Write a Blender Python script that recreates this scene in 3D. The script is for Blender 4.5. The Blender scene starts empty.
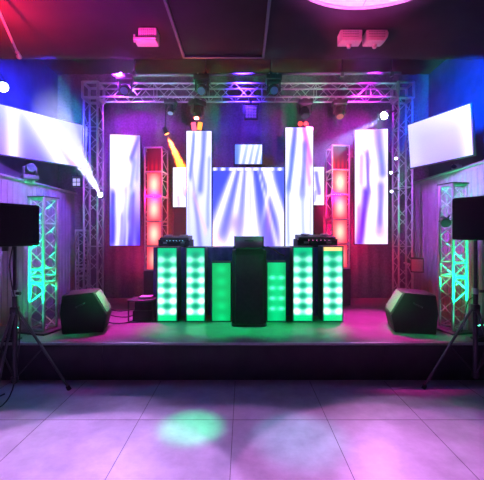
import bpy, bmesh, math, random
from mathutils import Vector, Matrix
random.seed(7)
C = bpy.context.scene.collection
F, CX, HY, EYE = 350.0, 243.0, 235.0, 1.69
DECK = 0.44
R = math.radians

def P(px, py, Y):
    """point of the place seen along a direction, at distance Y"""
    return Vector(((px - CX) / F * Y, Y, EYE + (HY - py) / F * Y))

# ------------------------------------------------------------------ materials
MATS = {}
def mat(name, col, rough=0.6, metal=0.0, noise=0.0, nscale=8.0, spec=0.5, bump=0.0):
    if name in MATS: return MATS[name]
    m = bpy.data.materials.new(name); m.use_nodes = True
    nt = m.node_tree; b = nt.nodes['Principled BSDF']
    b.inputs['Roughness'].default_value = rough
    b.inputs['Metallic'].default_value = metal
    b.inputs['Specular IOR Level'].default_value = spec
    b.inputs['Base Color'].default_value = (*col, 1)
    if noise or bump:
        tc = nt.nodes.new('ShaderNodeTexCoord')
        n = nt.nodes.new('ShaderNodeTexNoise'); n.inputs['Scale'].default_value = nscale
        n.inputs['Detail'].default_value = 5
        nt.links.new(tc.outputs['Object'], n.inputs['Vector'])
        r = nt.nodes.new('ShaderNodeValToRGB')
        r.color_ramp.elements[0].position = .3; r.color_ramp.elements[1].position = .7
        r.color_ramp.elements[0].color = (*[c * (1 - noise) for c in col], 1)
        r.color_ramp.elements[1].color = (*[min(1, c * (1 + noise)) for c in col], 1)
        nt.links.new(n.outputs['Fac'], r.inputs['Fac'])
        nt.links.new(r.outputs['Color'], b.inputs['Base Color'])
        if bump:
            bp = nt.nodes.new('ShaderNodeBump'); bp.inputs['Strength'].default_value = bump
            bp.inputs['Distance'].default_value = .01
            nt.links.new(n.outputs['Fac'], bp.inputs['Height'])
            nt.links.new(bp.outputs['Normal'], b.inputs['Normal'])
    MATS[name] = m
    return m

def emit(name, col, strength):
    if name in MATS: return MATS[name]
    m = bpy.data.materials.new(name); m.use_nodes = True
    b = m.node_tree.nodes['Principled BSDF']
    b.inputs['Base Color'].default_value = (.02, .02, .02, 1)
    b.inputs['Emission Color'].default_value = (*col, 1)
    b.inputs['Emission Strength'].default_value = strength
    MATS[name] = m
    return m

def display_mat(name, strength, pixel=None):
    """video display: emits the picture stored on its own grid"""
    m = bpy.data.materials.new(name); m.use_nodes = True
    nt = m.node_tree; b = nt.nodes['Principled BSDF']
    b.inputs['Base Color'].default_value = (.02, .02, .03, 1)
    b.inputs['Roughness'].default_value = .4
    a = nt.nodes.new('ShaderNodeAttribute'); a.attribute_name = 'picture'
    nt.links.new(a.outputs['Color'], b.inputs['Emission Color'])
    b.inputs['Emission Strength'].default_value = strength
    return m

M_alu = mat('aluminium', (.36, .36, .39), .38, .75, .12, 20)
M_black = mat('black_painted_metal', (.018, .018, .022), .45, .2, .3, 12)
M_case = mat('black_textured_case', (.004, .004, .005), .65, 0, .35, 60, bump=.2, spec=.2)
M_grille = mat('dark_speaker_grille', (.1, .1, .105), .55, .3, .4, 180, bump=.4)
M_cloth = mat('black_stage_cloth', (.022, .022, .028), .95, 0, .25, 18, spec=.1)
M_rubber = mat('black_rubber', (.012, .012, .013), .7)
M_white = mat('pale_plastic', (.32, .3, .31), .45, 0, .06, 10)
M_grey = mat('grey_plastic', (.3, .3, .32), .5, 0, .1, 12)
M_glass = mat('dark_lens_glass', (.03, .03, .05), .08, 0)
M_frame = mat('screen_cabinet_black', (.02, .02, .028), .5, .1)

# ------------------------------------------------------------------ mesh builder
class MB:
    def __init__(s): s.bm = bmesh.new()
    def box(s, c, size, rot=None, bev=0.0, seg=2):
        g = bmesh.ops.create_cube(s.bm, size=1)
        vs = g['verts']
        bmesh.ops.scale(s.bm, vec=size, verts=vs)
        if bev:
            es = list({e for v in vs for e in v.link_edges})
            r = bmesh.ops.bevel(s.bm, geom=es, offset=bev, segments=seg, affect='EDGES', profile=.5)
            vs = list({v for v in r['verts']} | {v for v in vs if v.is_valid})
        if rot is not None: bmesh.ops.rotate(s.bm, cent=(0, 0, 0), matrix=rot, verts=vs)
        bmesh.ops.translate(s.bm, vec=c, verts=vs)
        return s
    def cone(s, p0, p1, r0, r1, seg=16, cap=True):
        p0, p1 = Vector(p0), Vector(p1); d = p1 - p0
        g = bmesh.ops.create_cone(s.bm, cap_ends=cap, segments=seg, radius1=r0, radius2=r1, depth=d.length)
        q = d.to_track_quat('Z', 'Y').to_matrix()
        bmesh.ops.rotate(s.bm, cent=(0, 0, 0), matrix=q, verts=g['verts'])
        bmesh.ops.translate(s.bm, vec=(p0 + p1) / 2, verts=g['verts'])
        return s
    def tube(s, p0, p1, r, seg=8): return s.cone(p0, p1, r, r, seg)
    def path(s, pts, r, seg=8, closed=False):
        pts = [Vector(p) for p in pts]; rings = []
        n = len(pts)
        for i, p in enumerate(pts):
            a = pts[(i - 1) % n] if (closed or i > 0) else p
            b = pts[(i + 1) % n] if (closed or i < n - 1) else p
            q = (b - a).normalized().to_track_quat('Z', 'Y').to_matrix()
            rings.append([s.bm.verts.new(p + q @ Vector((r * math.cos(t * 2 * math.pi / seg), r * math.sin(t * 2 * math.pi / seg), 0))) for t in range(seg)])
        m = n if closed else n - 1
        for i in range(m):
            A, B = rings[i], rings[(i + 1) % n]
            for t in range(seg):
                s.bm.faces.new((A[t], A[(t + 1) % seg], B[(t + 1) % seg], B[t]))
        if not closed:
            s.bm.faces.new(rings[0][::-1]); s.bm.faces.new(rings[-1])
        return s
    def prism(s, poly, axis, a, b, bev=0):
        """poly in the two other axes, extruded along axis from a to b"""
        def mk(u, v, w):
            return {'x': (w, u, v), 'y': (u, w, v), 'z': (u, v, w)}[axis]
        A = [s.bm.verts.new(mk(u, v, a)) for u, v in poly]
        B = [s.bm.verts.new(mk(u, v, b)) for u, v in poly]
        fs = [s.bm.faces.new(A), s.bm.faces.new(B[::-1])]
        n = len(poly)
        for i in range(n): fs.append(s.bm.faces.new((A[i], B[i], B[(i + 1) % n], A[(i + 1) % n])))
        if bev:
            es = list({e for f in fs for e in f.edges})
            bmesh.ops.bevel(s.bm, geom=es, offset=bev, segments=2, affect='EDGES', profile=.5)
        return s
    def build(s, name, m, parent=None, smooth=True):
        bmesh.ops.recalc_face_normals(s.bm, faces=s.bm.faces)
        me = bpy.data.meshes.new(name); s.bm.to_mesh(me); s.bm.free()
        me.materials.append(m)
        if smooth:
            me.polygons.foreach_set('use_smooth', [True] * len(me.polygons))
            me.set_sharp_from_angle(angle=R(35))
        o = bpy.data.objects.new(name, me); C.objects.link(o)
        if parent: o.parent = parent
        return o

def tag(o, label=None, cat=None, group=None, kind=None):
    if label: o['label'] = label
    if cat: o['category'] = cat
    if group: o['group'] = group
    if kind: o['kind'] = kind
    return o
def thing(name, label, cat, loc=(0, 0, 0), rz=0, group=None):
    o = bpy.data.objects.new(name, None); C.objects.link(o)
    o.location = loc; o.rotation_euler = (0, 0, rz); o.empty_display_size = .1
    return tag(o, label, cat, group)
def struct(o): o['kind'] = 'structure'; return o
def copy_tree(o, parent=None):
    c = o.copy(); C.objects.link(c)
    if parent: c.parent = parent
    for ch in [x for x in bpy.data.objects if x.parent == o]: copy_tree(ch, c)
    return c

def light(kind, loc, col, power, target=None, angle=30, blend=.3, size=.05, shape=None, sy=None, name='lamp_light'):
    d = bpy.data.lights.new(name, kind); d.color = col; d.energy = power
    if kind == 'SPOT':
        d.spot_size = R(angle); d.spot_blend = blend; d.shadow_soft_size = size
    elif kind == 'AREA':
        d.size = size
        if sy: d.shape = 'RECTANGLE'; d.size_y = sy
    else: d.shadow_soft_size = size
    o = bpy.data.objects.new(name, d); C.objects.link(o); o.location = loc
    if target is not None:
        o.rotation_euler = (Vector(target) - Vector(loc)).to_track_quat('-Z', 'Y').to_euler()
    return o

# ------------------------------------------------------------------ the room
WX = 3.3          # inner side walls
YB = 6.95         # back wall
YS = 4.05         # stage front
HL, HR = EYE + .81, EYE + 1.0

# floor material: pale vinyl sheets with thin dark joints and scuffs
mf = bpy.data.materials.new('pale_dance_floor'); mf.use_nodes = True
nt = mf.node_tree; b = nt.nodes['Principled BSDF']
tc = nt.nodes.new('ShaderNodeTexCoord')
def nd(t, **k):
    n = nt.nodes.new(t)
    for a, v in k.items(): setattr(n, a, v)
    return n
n1 = nd('ShaderNodeTexNoise'); n1.inputs['Scale'].default_value = 4.5; n1.inputs['Detail'].default_value = 8; n1.inputs['Roughness'].default_value = .65
nt.links.new(tc.outputs['Object'], n1.inputs['Vector'])
cr = nd('ShaderNodeValToRGB'); cr.color_ramp.elements[0].position = .32; cr.color_ramp.elements[1].position = .68
cr.color_ramp.elements[0].color = (.17, .16, .18, 1); cr.color_ramp.elements[1].color = (.27, .26, .28, 1)
nt.links.new(n1.outputs['Fac'], cr.inputs['Fac'])
nt.links.new(cr.outputs['Color'], b.inputs['Base Color'])
rr = nd('ShaderNodeMapRange'); rr.inputs['To Min'].default_value = .26; rr.inputs['To Max'].default_value = .46
nt.links.new(n1.outputs['Fac'], rr.inputs['Value']); nt.links.new(rr.outputs['Result'], b.inputs['Roughness'])
bp = nd('ShaderNodeBump'); bp.inputs['Strength'].default_value = .08; bp.inputs['Distance'].default_value = .02
nt.links.new(n1.outputs['Fac'], bp.inputs['Height']); nt.links.new(bp.outputs['Normal'], b.inputs['Normal'])
b.inputs['Specular IOR Level'].default_value = .6

m = MB()
m.box((0, 3.0, -.05), (2 * WX + .8, 8.4, .1))
struct(m.build('floor', mf))
# joints between the sheets: thin recessed strips of dark filler
SP = .861
J = MB()
x0 = (105 - CX) / F * 2.414
for k in range(-3, 6):
    J.box((x0 + k * SP, 1.6, .0005), (.005, 4.9, .001))
for yy in (3.2, 2.0, .8):
    J.box((0, yy, .0006), (2 * WX, .005, .001))
struct(J.build('trim_1', mat('dark_joint_filler', (.06, .05, .06), .8)))

# stage platform
M_deck = mat('dark_satin_stage_deck', (.09, .085, .095), .45, 0, .25, 5, spec=.5, bump=.05)
m = MB(); m.box((0, (YS + YB) / 2 + .03, DECK - .02), (2 * WX, YB - YS - .02, .04))
struct(m.build('stage_deck', M_deck))
m = MB(); m.box((0, YS + .06, (DECK - .04) / 2), (2 * WX, .06, DECK - .04))
for k in range(5):
    m.box((-WX + .02 + k * 1.64, YS + .028, (DECK - .04) / 2), (.012, .012, DECK - .05))
struct(m.build('stage_front', mat('black_stage_fascia', (.022, .017, .022), .65, 0, .3, 6)))
m = MB(); m.box((0, YS + .012, DECK - .012), (2 * WX, .03, .03), bev=.008)
struct(m.build('trim_2', M_alu))

# walls
M_wall = mat('dark_blue_painted_wall', (.05, .05, .08), .9, 0, .25, 3, spec=.15)
M_back = mat('dark_backdrop_drape', (.11, .09, .12), .95, 0, .25, 30, bump=.15, spec=.1)
M_panel = mat('pale_ribbed_wall_panel', (.17, .16, .19), .6, 0, .12, 6)
for s, nm, H in ((-1, 'left', HL), (1, 'right', HR)):
    m = MB(); m.box((s * (WX + .45), 3.0, 2.45), (.1, 8.4, 4.9)); struct(m.build('wall_' + nm, M_wall))
    # lower ribbed dado with a flat ledge on top
    m = MB()
    m.box((s * (WX + .22), 3.0, H / 2), (.36, 8.4, H))
    y = -.9
    while y < 6.85:
        m.box((s * (WX + (.036 if s < 0 else .032)), y, H / 2 - .02), (.012, .035 + .02 * random.random(), H - .06)); y += .11 + .02 * random.random()
    struct(m.build('wall_%s_dado' % nm, M_panel))
    m = MB(); m.box((s * (WX + .2), 3.0, H + .015), (.42, 8.4, .03), bev=.006)
    struct(m.build('trim_%d' % (3 if s < 0 else 4), M_panel))
# back wall hung with shallow pleated drape
m = MB()
pts = []
N = 220
for i in range(N + 1):
    x = -WX - .38 + (2 * WX + .76) * i / N
    pts.append((x, YB + .010 * math.sin(i * 1.05) + .006 * math.sin(i * .37)))
poly = pts + [(WX + .38, YB + .15), (-WX - .38, YB + .15)]
m.prism(poly, 'z', 0.0, 4.88)
struct(m.build('wall_back', M_back))
# wall behind the camera
m = MB(); m.box((0, -1.2, 2.45), (2 * WX + 1.0, .1, 4.9)); struct(m.build('wall_front', M_wall))

# ceilings
ZC, YC = 3.99, 4.58
M_ceil = mat('dark_ceiling_paint', (.022, .019, .024), .9, 0, .2, 2, spec=.1)
m = MB()
m.box((0, (YC - 1.2) / 2, ZC + .46), (2 * WX + 1.0, YC + 1.2, .92))
m.box((0, (YC + YB) / 2 + .1, 4.95), (2 * WX + 1.0, YB - YC + .3, .12))
struct(m.build('ceiling', M_ceil))
m = MB()
za = ZC - .012
A = P(166, 0, F * (ZC - EYE) / 235); Bq = P(267, 0, F * (ZC - EYE) / 235)
yk = 4.5
pa = Vector((-.76, yk, za)); pb = Vector((.26, yk, za))
pc = Vector((.26, 1.2, za)); pd = Vector((-.76, 1.2, za))
for q0, q1 in ((pa, pb), (pb, pc), (pc, pd), (pd, pa)):
    c = (q0 + q1) / 2; d = q1 - q0
    m.box(c, (abs(d.x) + .03 if abs(d.x) > .1 else .03, abs(d.y) + .03 if abs(d.y) > .1 else .03, .024))
struct(m.build('trim_5', mat('dull_blue_grey_trim', (.05, .05, .08), .6)))

# ------------------------------------------------------------------ truss pieces
def chord_and_lacing(parent, o, ax, length, a, pitch, off=(0, 0), rc=.022, rl=.009, mt=None, faces=(0, 1, 2, 3), rot=0, ladder=()):
    """o: start centre; ax: unit axis 'z' or 'x'; square section of side a"""
    mt = mt or M_alu
    o = Vector(o)
    if ax == 'z': U, V, W = Vector((1, 0, 0)), Vector((0, 1, 0)), Vector((0, 0, 1))
    else: U, V, W = Vector((0, 1, 0)), Vector((0, 0, 1)), Vector((1, 0, 0))
    if rot:
        q = Matrix.Rotation(rot, 3, W); U = q @ U; V = q @ V
    cs = [o + U * a / 2 * i + V * a / 2 * j for i, j in ((-1, -1), (1, -1), (1, 1), (-1, 1))]
    for c in cs:
        MB().tube(c, c + W * length, rc, 10).build('chord', mt, parent)
    n = max(1, round(length / pitch)); h = length / n
    for f in faces:
        c0, c1 = cs[f], cs[(f + 1) % 4]
        m = MB()
        for k in range(n):
            z0, z1 = W * (k * h + .01), W * ((k + 1) * h - .01)
            if f in ladder:
                MB().tube(c0 + z0, c1 + z0, rl, 6).build('rung', mt, parent)
                continue
            if k % 2 == 0: m.tube(c0 + z0, c1 + z1, rl, 6)
            else: m.tube(c1 + z0, c0 + z1, rl, 6)
            if k % 4 == 0: m.tube(c0 + z0, c1 + z0, rl, 6)
        m.tube(c0 + W * (length - .02), c1 + W * (length - .02), rl * 1.3, 6)
        m.build('rung' if f in ladder else 'lacing', mt, parent)

# main goal-post truss
YT = 6.08; TA = .23
gt = thing('stage_truss', 'large aluminium box truss arch spanning over the whole stage', 'truss', (0, YT, DECK))
XL, XR = (93.5 - CX) / F * YT, (402.5 - CX) / F * YT
ZT = EYE + 2.47 - DECK      # beam centre
for X in (XL, XR):
    MB().box((X, 0, .012), (.42, .42, .024), bev=.004).build('base_plate', M_alu, gt)
    chord_and_lacing(gt, (X, 0, .024), 'z', ZT - .13 - .024, TA, .26, rc=.018, rl=.007)
    m = MB()
    for i in (-1, 1):
        for j in (-1, 1):
            m.tube((X + i * .13, j * .13, ZT - .14), (X + i * .13, j * .13, ZT + .14), .024, 10)
            m.tube((X + i * .13, -.13, ZT + j * .13), (X + i * .13, .13, ZT + j * .13), .024, 10)
            m.tube((X - .13, i * .13, ZT + j * .13), (X + .13, i * .13, ZT + j * .13), .024, 10)
    m.build('corner_block', M_alu, gt)
chord_and_lacing(gt, (XL + .14, 0, ZT), 'x', XR - XL - .28, TA, .235, rc=.017, rl=.0065, ladder=(0,))

# pipe above, in front of the beam, hung from the stage ceiling
pz = EYE + (HY - 75) / F * 5.65
lp = thing('lighting_pipe', 'long thin lighting pipe above and in front of the truss beam', 'pipe', (0, 5.65, pz))
MB().tube((-2.1, 0, -.005), (2.55, 0, .03), .022, 12).build('pipe', mat('dull_painted_pipe', (.08, .08, .1), .5, .4), lp)
for x in (-1.75, -.6, .45, 1.6, 2.4):
    MB().tube((x, 0, .03), (x, 0, 4.9 - pz), .008, 6).build('drop_wire', M_black, lp)
    MB().box((x, 0, .012), (.05, .06, .07), bev=.006).build('clamp', M_black, lp)

# small freestanding trusses
def totem(name, label, loc, h, rz, a=.215, rc=.019, base=.45, mt=None, top=True):
    t = thing(name, label, 'truss', loc, rz)
    MB().box((0, 0, .012), (base, base, .024), bev=.004).build('base_plate', M_black, t)
    chord_and_lacing(t, (0, 0, .024), 'z', h - .04, a, .17, rc=rc, rl=.008, mt=mt)
    for z in (.035, h * .36, h * .46, h - .02):
        m = MB()
        for i in (-1, 1):
            m.box((0, i * a / 2, z), (a, .022, .022)); m.box((i * a / 2, 0, z), (.022, a, .022))
        m.build('cross_bar', mt or M_alu, t)
    if top: MB().box((0, 0, h - .008), (a + .05, a + .05, .016), bev=.004).build('top_plate', M_black, t)
    return t
GL = Vector((-2.62, 4.6, DECK)); GR = Vector((2.77, 4.62, DECK))
totem('truss_totem', 'green-lit truss tower at the left end of the stage behind the tripod speaker', GL, 1.75, R(-15))
totem('truss_totem', 'green-lit truss tower at the right end of the stage beside the tripod speaker', GR, 1.93, R(14))
pt = P(84, 290, 6.5)
totem('truss_totem', 'slim pink-lit truss tower behind the left floor monitor', (pt.x - .02, 6.5, DECK), 1.36, R(12), a=.2, rc=.014, base=.3, top=False)

# ------------------------------------------------------------------ LED screens
def screen_mesh(w, h, fn, nx=36, ny=90, g_=2.3):
    bm = bmesh.new(); lay = bm.verts.layers.float_color.new('picture')
    g = []
    for j in range(ny + 1):
        row = []
        for i in range(nx + 1):
            u, v = i / nx, j / ny
            vt = bm.verts.new(((u - .5) * w, 0, v * h)); c = fn(u, v)
            vt[lay] = (*[max(0, min(1.1, x)) ** g_ for x in c[:3]], 1); row.append(vt)
        g.append(row)
    for j in range(ny):
        for i in range(nx): bm.faces.new((g[j][i], g[j][i + 1], g[j + 1][i + 1], g[j + 1][i]))
    me = bpy.data.meshes.new('display'); bm.to_mesh(me); bm.free()
    return me
def gs(x, s): return math.exp(-(x / s) ** 2)
def mixc(a, b, t):
    t = max(0, min(1, t)); return tuple(a[i] * (1 - t) + b[i] * t for i in range(3))
WHT, LAV, BLU, DBL = (1.0, .98, 1.15), (.62, .60, 1.1), (.10, .13, .9), (.05, .03, .55)
VIO = (.28, .1, .85)
def streaks(base, lst, seed=0, wb=0.35):
    """lst: (u0,v0,u1,v1,width,colour,strength): soft bands of light between two points"""
    rnd = random.Random(seed); ph = [rnd.random() * 6 for _ in range(8)]
    def fn(u, v):
        c = base(u, v) if callable(base) else base
        wob = wb * (.02 * math.sin(v * 9 + ph[0]) + .012 * math.sin(v * 21 + ph[1]))
        for u0, v0, u1, v1, w, col, st in lst:
            dv = v1 - v0
            t = (v - v0) / dv if abs(dv) > 1e-6 else 0
            e = 1.0
            if t < 0: e = gs(t * abs(dv), .05)
            if t > 1: e = gs((t - 1) * abs(dv), .05)
            tt = max(0, min(1, t)); uc = u0 + (u1 - u0) * tt + wob
            ww = w * (1 + .25 * wb * math.sin(v * 13 + ph[2] + u0 * 9))
            c = mixc(c, col, st * e * gs(u - uc, ww))
        return c
    return fn

DM = display_mat('led_video_picture', 1.5)
def led_screen(label, px0, px1, py0, py1, Y, fn, yaw=0, stand=None, group=None, depth=.07):
    a, b2 = P(px0, py1, Y), P(px1, py0, Y)
    w, h = b2.x - a.x, b2.z - a.z
    t = thing('led_screen', label, 'screen', ((a.x + b2.x) / 2, Y, a.z), yaw, group)
    MB().box((0, depth / 2 + .004, h / 2), (w + .03, depth, h + .03), bev=.006).build('cabinet', M_frame, t)
    o = bpy.data.objects.new('display', screen_mesh(w, h, fn)); o.data.materials.append(DM)
    C.objects.link(o); o.parent = t
    if stand == 'wall':
        back = YB - Y - .03
        for z in (h * .25, h * .75):
            MB().box((0, (depth + back) / 2, z), (.12, back - depth, .08), bev=.005).build('wall_bracket', M_black, t)
    elif stand == 'legs':
        z0 = DECK - a.z
        for s in (-1, 1):
            m = MB(); m.box((s * w * .3, depth / 2 + .01, z0 / 2 - .01), (.06, .06, -z0 - .02))
            m.box((s * w * .3, depth / 2 + .06, z0 + .015), (.09, .3, .03)); m.build('leg', M_black, t)
    elif stand == 'column':
        z0 = DECK - a.z
        m = MB(); m.box((0, depth / 2 + .02, z0 / 2), (w * .9, .08, -z0 - .03)); m.build('stand', M_frame, t)
    elif stand == 'top':
        MB().box((0, depth / 2 + .03, -.05), (.08, .05, .08)).build('bracket', M_black, t)
    return t

# outer left: white wash with violet folds at the lower part
fl = streaks(lambda u, v: mixc((.22, .2, 1.0), WHT, min(1, max(0, (v - .05) * 1.9)) * (.75 + .25 * gs(u - .35, .4))),
    [(.25, .0, .45, 1, .2, WHT, .9), (.8, .0, .55, .5, .10, LAV, .7), (.08, .05, .1, .45, .09, (.22, .2, .95), .9),
     (.55, .02, .6, .5, .05, (.85, .85, 1.1), .8), (.72, .0, .78, .45, .07, (.25, .22, 1.), .7), (.72, .8, .95, .97, .09, (.3, .35, .95), .9),
     (.72, .55, .8, .75, .07, (.45, .5, 1.05), .7), (.9, .62, .95, .9, .06, (.45, .45, 1.), .5), (.65, .25, .72, .42, .06, (.4, .38, 1.), .7),
     (.35, .0, .4, .25, .06, (.45, .42, 1.05), .6)], 1)
led_screen('tall narrow LED screen on the back wall, furthest left, showing white and violet streaks', 110.5, 139.5, 135, 245.5, 6.45, fl, R(8), 'wall')
fr = streaks(WHT, [(.15, .02, .35, .45, .12, (.3, .1, .9), .95), (.75, .12, .8, .5, .11, (.35, .25, 1.), .8),
     (.42, .5, .38, .78, .06, (.32, .22, .9), .8), (.85, .62, .7, .98, .14, (.3, .35, 1.), .8), (.2, .55, .2, .75, .08, (.7, .5, 1.), .7),
     (.1, .05, .12, .3, .08, (.55, .3, 1.), .6), (.9, .02, .8, .12, .3, (.9, .75, 1.0), .6), (.05, .9, .5, .72, .06, (.5, .5, 1.), .4)], 2)
led_screen('tall narrow LED screen on the back wall, furthest right, showing white and violet streaks', 355.5, 387, 129.5, 244, 6.45, fr, R(-8), 'wall')
# inner tall pair
ftl = streaks(lambda u, v: mixc((.75, .78, 1.1), WHT, v), [(.15, .62, .3, .96, .07, (.4, .45, 1.), .85), (.55, .5, .72, .98, .12, (.35, .4, .95), .8),
     (.55, .0, .35, .42, .1, (.45, .45, 1.), .75), (.85, .2, .9, .75, .07, (.5, .55, 1.05), .7), (.3, .45, .75, .15, .07, (1., .7, 1.), .4),
     (.1, .1, .08, .5, .06, (.7, .7, 1.1), .6), (.3, .5, .2, .7, .06, (.5, .5, 1.05), .5)], 3)
led_screen('tall LED screen left of the big centre screen, behind the booth', 186.5, 211.5, 131, 247, 6.2, ftl, 0, 'legs')
ftr = streaks(lambda u, v: mixc((.9, .92, 1.1), WHT, v), [(.12, .5, .35, .98, .1, (.3, .38, .95), .9), (.9, .72, .68, .98, .09, (.85, .2, .8), .7),
     (.88, .55, .75, .72, .08, (.95, .35, .75), .6), (.62, .45, .7, .85, .1, (.35, .35, .95), .8), (.65, .05, .62, .45, .07, (.6, .65, 1.1), .7),
     (.1, .05, .1, .5, .05, (.45, .5, 1.05), .6), (.9, .05, .92, .4, .05, (.6, .6, 1.1), .5)], 4)
led_screen('tall LED screen right of the big centre screen with a pink upper edge', 285.5, 313, 127.5, 247, 6.2, ftr, 0, 'legs')
# centre screen: rays fanning out from above
def rays(u, v):
    cu, cv = .5, 1.5
    x = (u - cu) / (cv - v)
    c = mixc((.27, .30, 1.0), (.42, .36, .98), gs(v, .3))
    for x0, w, st in ((-.37, .07, .95), (-.17, .06, .92), (-.02, .05, .95), (.07, .05, .92), (.27, .025, .7), (.40, .06, .9)):
        c = mixc(c, WHT, st * gs(x - x0, w) * (1 if v < .95 else .9))
    c = mixc(c, WHT, .75 * gs(u - .52, .16) * gs(v, .35))
    c = mixc(c, WHT, .9 * gs(v, .12) * gs(u - .05, .2))
    c = mixc(c, WHT, .9 * gs(u - (.98 - .35 * max(0, v - .4)), .05))
    c = mixc(c, WHT, .8 * gs(u - (.74 + (v - .5) * .22), .03) * gs(v - .65, .3))
    c = mixc(c, (.6, .45, 1.), .6 * gs(u - .32, .1) * gs(v - .3, .12))
    c = mixc(c, (1., .55, .75), .35 * gs(u - .78, .04) * gs(v - .35, .2))
    if v > .965: c = mixc(c, WHT, .5 + .5 * math.sin(u * 55))
    return c
led_screen('big centre LED screen showing white rays fanning down on blue', 212.8, 284, 167.5, 247, 6.3, rays, 0, 'legs')
def rays2(u, v):
    c = mixc((.45, .55, 1.02), (.6, .7, 1.05), v)
    for x0, w in ((.25, .09), (.5, .08), (.72, .07), (.93, .06)):
        c = mixc(c, WHT, .95 * gs(u - x0 - (v - .5) * .15 * (1 if x0 > .4 else 1), w))
    return mixc(c, (.3, .45, 1.), .7 * gs(u - .05, .12))
led_screen('small square LED screen mounted above the big centre screen', 235, 262, 144.5, 164, 6.36, rays2, 0, 'top')
fs = streaks(WHT, [(.9, .3, .8, .8, .15, (.5, .5, 1.), .6), (.45, .05, .4, .25, .15, (.6, .55, 1.05), .6)], 5)
led_screen('small upright LED screen between the left red tower and the tall left screen', 173, 186, 167.5, 207, 6.5, fs, 0, 'column')
fs2 = streaks(WHT, [(.6, .3, .35, .85, .2, (.35, .35, .95), .8), (.2, .1, .3, .35, .15, (.5, .55, 1.05), .7)], 6)
led_screen('small upright LED screen between the tall right screen and the right red tower', 312, 324, 167, 205, 6.5, fs2, 0, 'column')

# ------------------------------------------------------------------ wall televisions
TVM = display_mat('television_picture', 1.35)
def tv(label, p0, p1, h, fn, tilt, side, wallx):
    c = (Vector(p0) + Vector(p1)) / 2; d = Vector(p1) - Vector(p0); w = d.length
    yaw = math.atan2(d.y, d.x)
    t = thing('television', label, 'television', c, yaw); t.rotation_euler = (tilt, 0, yaw)
    MB().box((0, .028, h / 2), (w + .03, .05, h + .035), bev=.008).build('housing', M_frame, t)
    o = bpy.data.objects.new('display', screen_mesh(w, h, fn, 60, 40)); o.data.materials.append(TVM)
    C.objects.link(o); o.parent = t
    MB().box((0, .065, h / 2), (.3, .03, .3), bev=.005).build('mounting_plate', M_black, t)
    m = MB()
    inv = (Matrix.Translation(c) @ Matrix.Rotation(yaw, 4, 'Z') @ Matrix.Rotation(tilt, 4, 'X')).inverted()
    wp = Vector((wallx, c.y + .25, c.z + h / 2)); q = inv @ wp
    m.tube((0, .08, h / 2), (q.x * .5 + .1, q.y * .6, h / 2), .022); m.tube((q.x * .5 + .1, q.y * .6, h / 2), q, .022)
    m.build('mounting_arm', M_black, t)
    return t
a0, a1 = P(-12, 152, 5.0), P(86, 170, 6.15)
ltv = streaks(lambda u, v: mixc((.42, .38, 1.0), (.62, .64, 1.1), v),
   [(.22, 0, .2, 1, .07, WHT, .95), (.72, 0, .38, 1.0, .13, WHT, 1.), (.92, 0, .62, .9, .06, (.85, .75, 1.1), .8), (.86, .02, .8, .25, .04, (1., .6, .85), .5),
    (.0, 0, .0, 1, .08, (.6, .65, 1.1), .5)], 7, 0)
zb = a1.z
tv('wall television on the left, wide and bright, showing slanting white beams', (a0.x, a0.y, (a0.z + a1.z) / 2 + .02), (a1.x, a1.y, (a0.z + a1.z) / 2 + .02), .71, ltv, R(5), -1, -WX - .4)
b0, b1 = P(410.5, 167.5, 5.8), P(473, 155, 4.85)
rtv = streaks(lambda u, v: mixc((.60, .58, 1.06), WHT, min(1, .1 + .8 * v * u + .3 * (1 - u) ** 3 + .5 * max(0, v - .6))),
   [(.95, 0, .95, 1, .1, WHT, .7), (.1, .1, .05, .9, .12, (.8, .8, 1.1), .6), (.55, .1, .85, .3, .03, (1, .7, .8), .0)], 8, 0)
tv('wall television on the right, tilted, glowing white and lavender', (b0.x, b0.y, (b0.z + b1.z) / 2 - .0), (b1.x, b1.y, (b0.z + b1.z) / 2 - .0), .70, rtv, R(5), 1, WX + .4)

# ------------------------------------------------------------------ red light towers
M_redtube = mat('tower_truss_metal', (.6, .6, .66), .4, .6)
def red_tower(label, cx, Y, ytop, ybot, lit, rz):
    a, b2 = P(cx, ytop, Y), P(cx, ybot, Y)
    t = thing('light_tower', label, 'light tower', (a.x, Y, DECK), rz)
    z0, z1 = b2.z - DECK, a.z - DECK
    w = .31
    MB().box((0, 0, z0 / 2), (w + .04, w + .04, z0 - .002), bev=.01).build('pedestal', M_cloth, t)
    chord_and_lacing(t, (0, 0, z0), 'z', z1 - z0, w, .2, rc=.013, rl=.006, mt=M_redtube, faces=(1, 3))
    n = 5
    hs = (z1 - z0) / n
    for k in range(n + 1):
        z = z0 + k * hs
        zz = min(max(z, z0 + .012), z1 - .012)
        m = MB()
        for i in (-1, 1):
            m.box((0, i * w / 2, zz), (w, .022, .024)); m.box((i * w / 2, 0, zz), (.022, w, .024))
        m.build('cross_bar', M_redtube, t)
    for k in range(n):
        s = lit[k]
        if s <= 0: continue
        def pic(u, v, s=s, k=k):
            e = .85 + .15 * min(1, 4 * min(u, 1 - u)) * min(1, 5 * min(v, 1 - v))
            core = gs(u - .5, .36) * gs(v - .5, .42)
            c = mixc((1.0, .16, .26), (1.0, .78, .64), core * min(1.2, s))
            if s < .5:
                c = mixc((.35, .0, .06), (1., .08, .08), gs(v - .1, .3) * (.6 + .4 * math.sin(u * 21)))
            return tuple(x * e * (.35 + .65 * s) for x in c)
        hh = hs - .026
        o = bpy.data.objects.new('red_light_panel', screen_mesh(w - .05, hh, pic, 14, 14, 1.8)); o.data.materials.append(REDM)
        o.location = (0, -w / 2 + .03, z0 + k * hs + .013)
        C.objects.link(o); o.parent = t
        MB().box((0, .012, hh / 2), (w - .05, .02, hh), bev=.002).build('panel_back', M_black, o)
    return t
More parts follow.
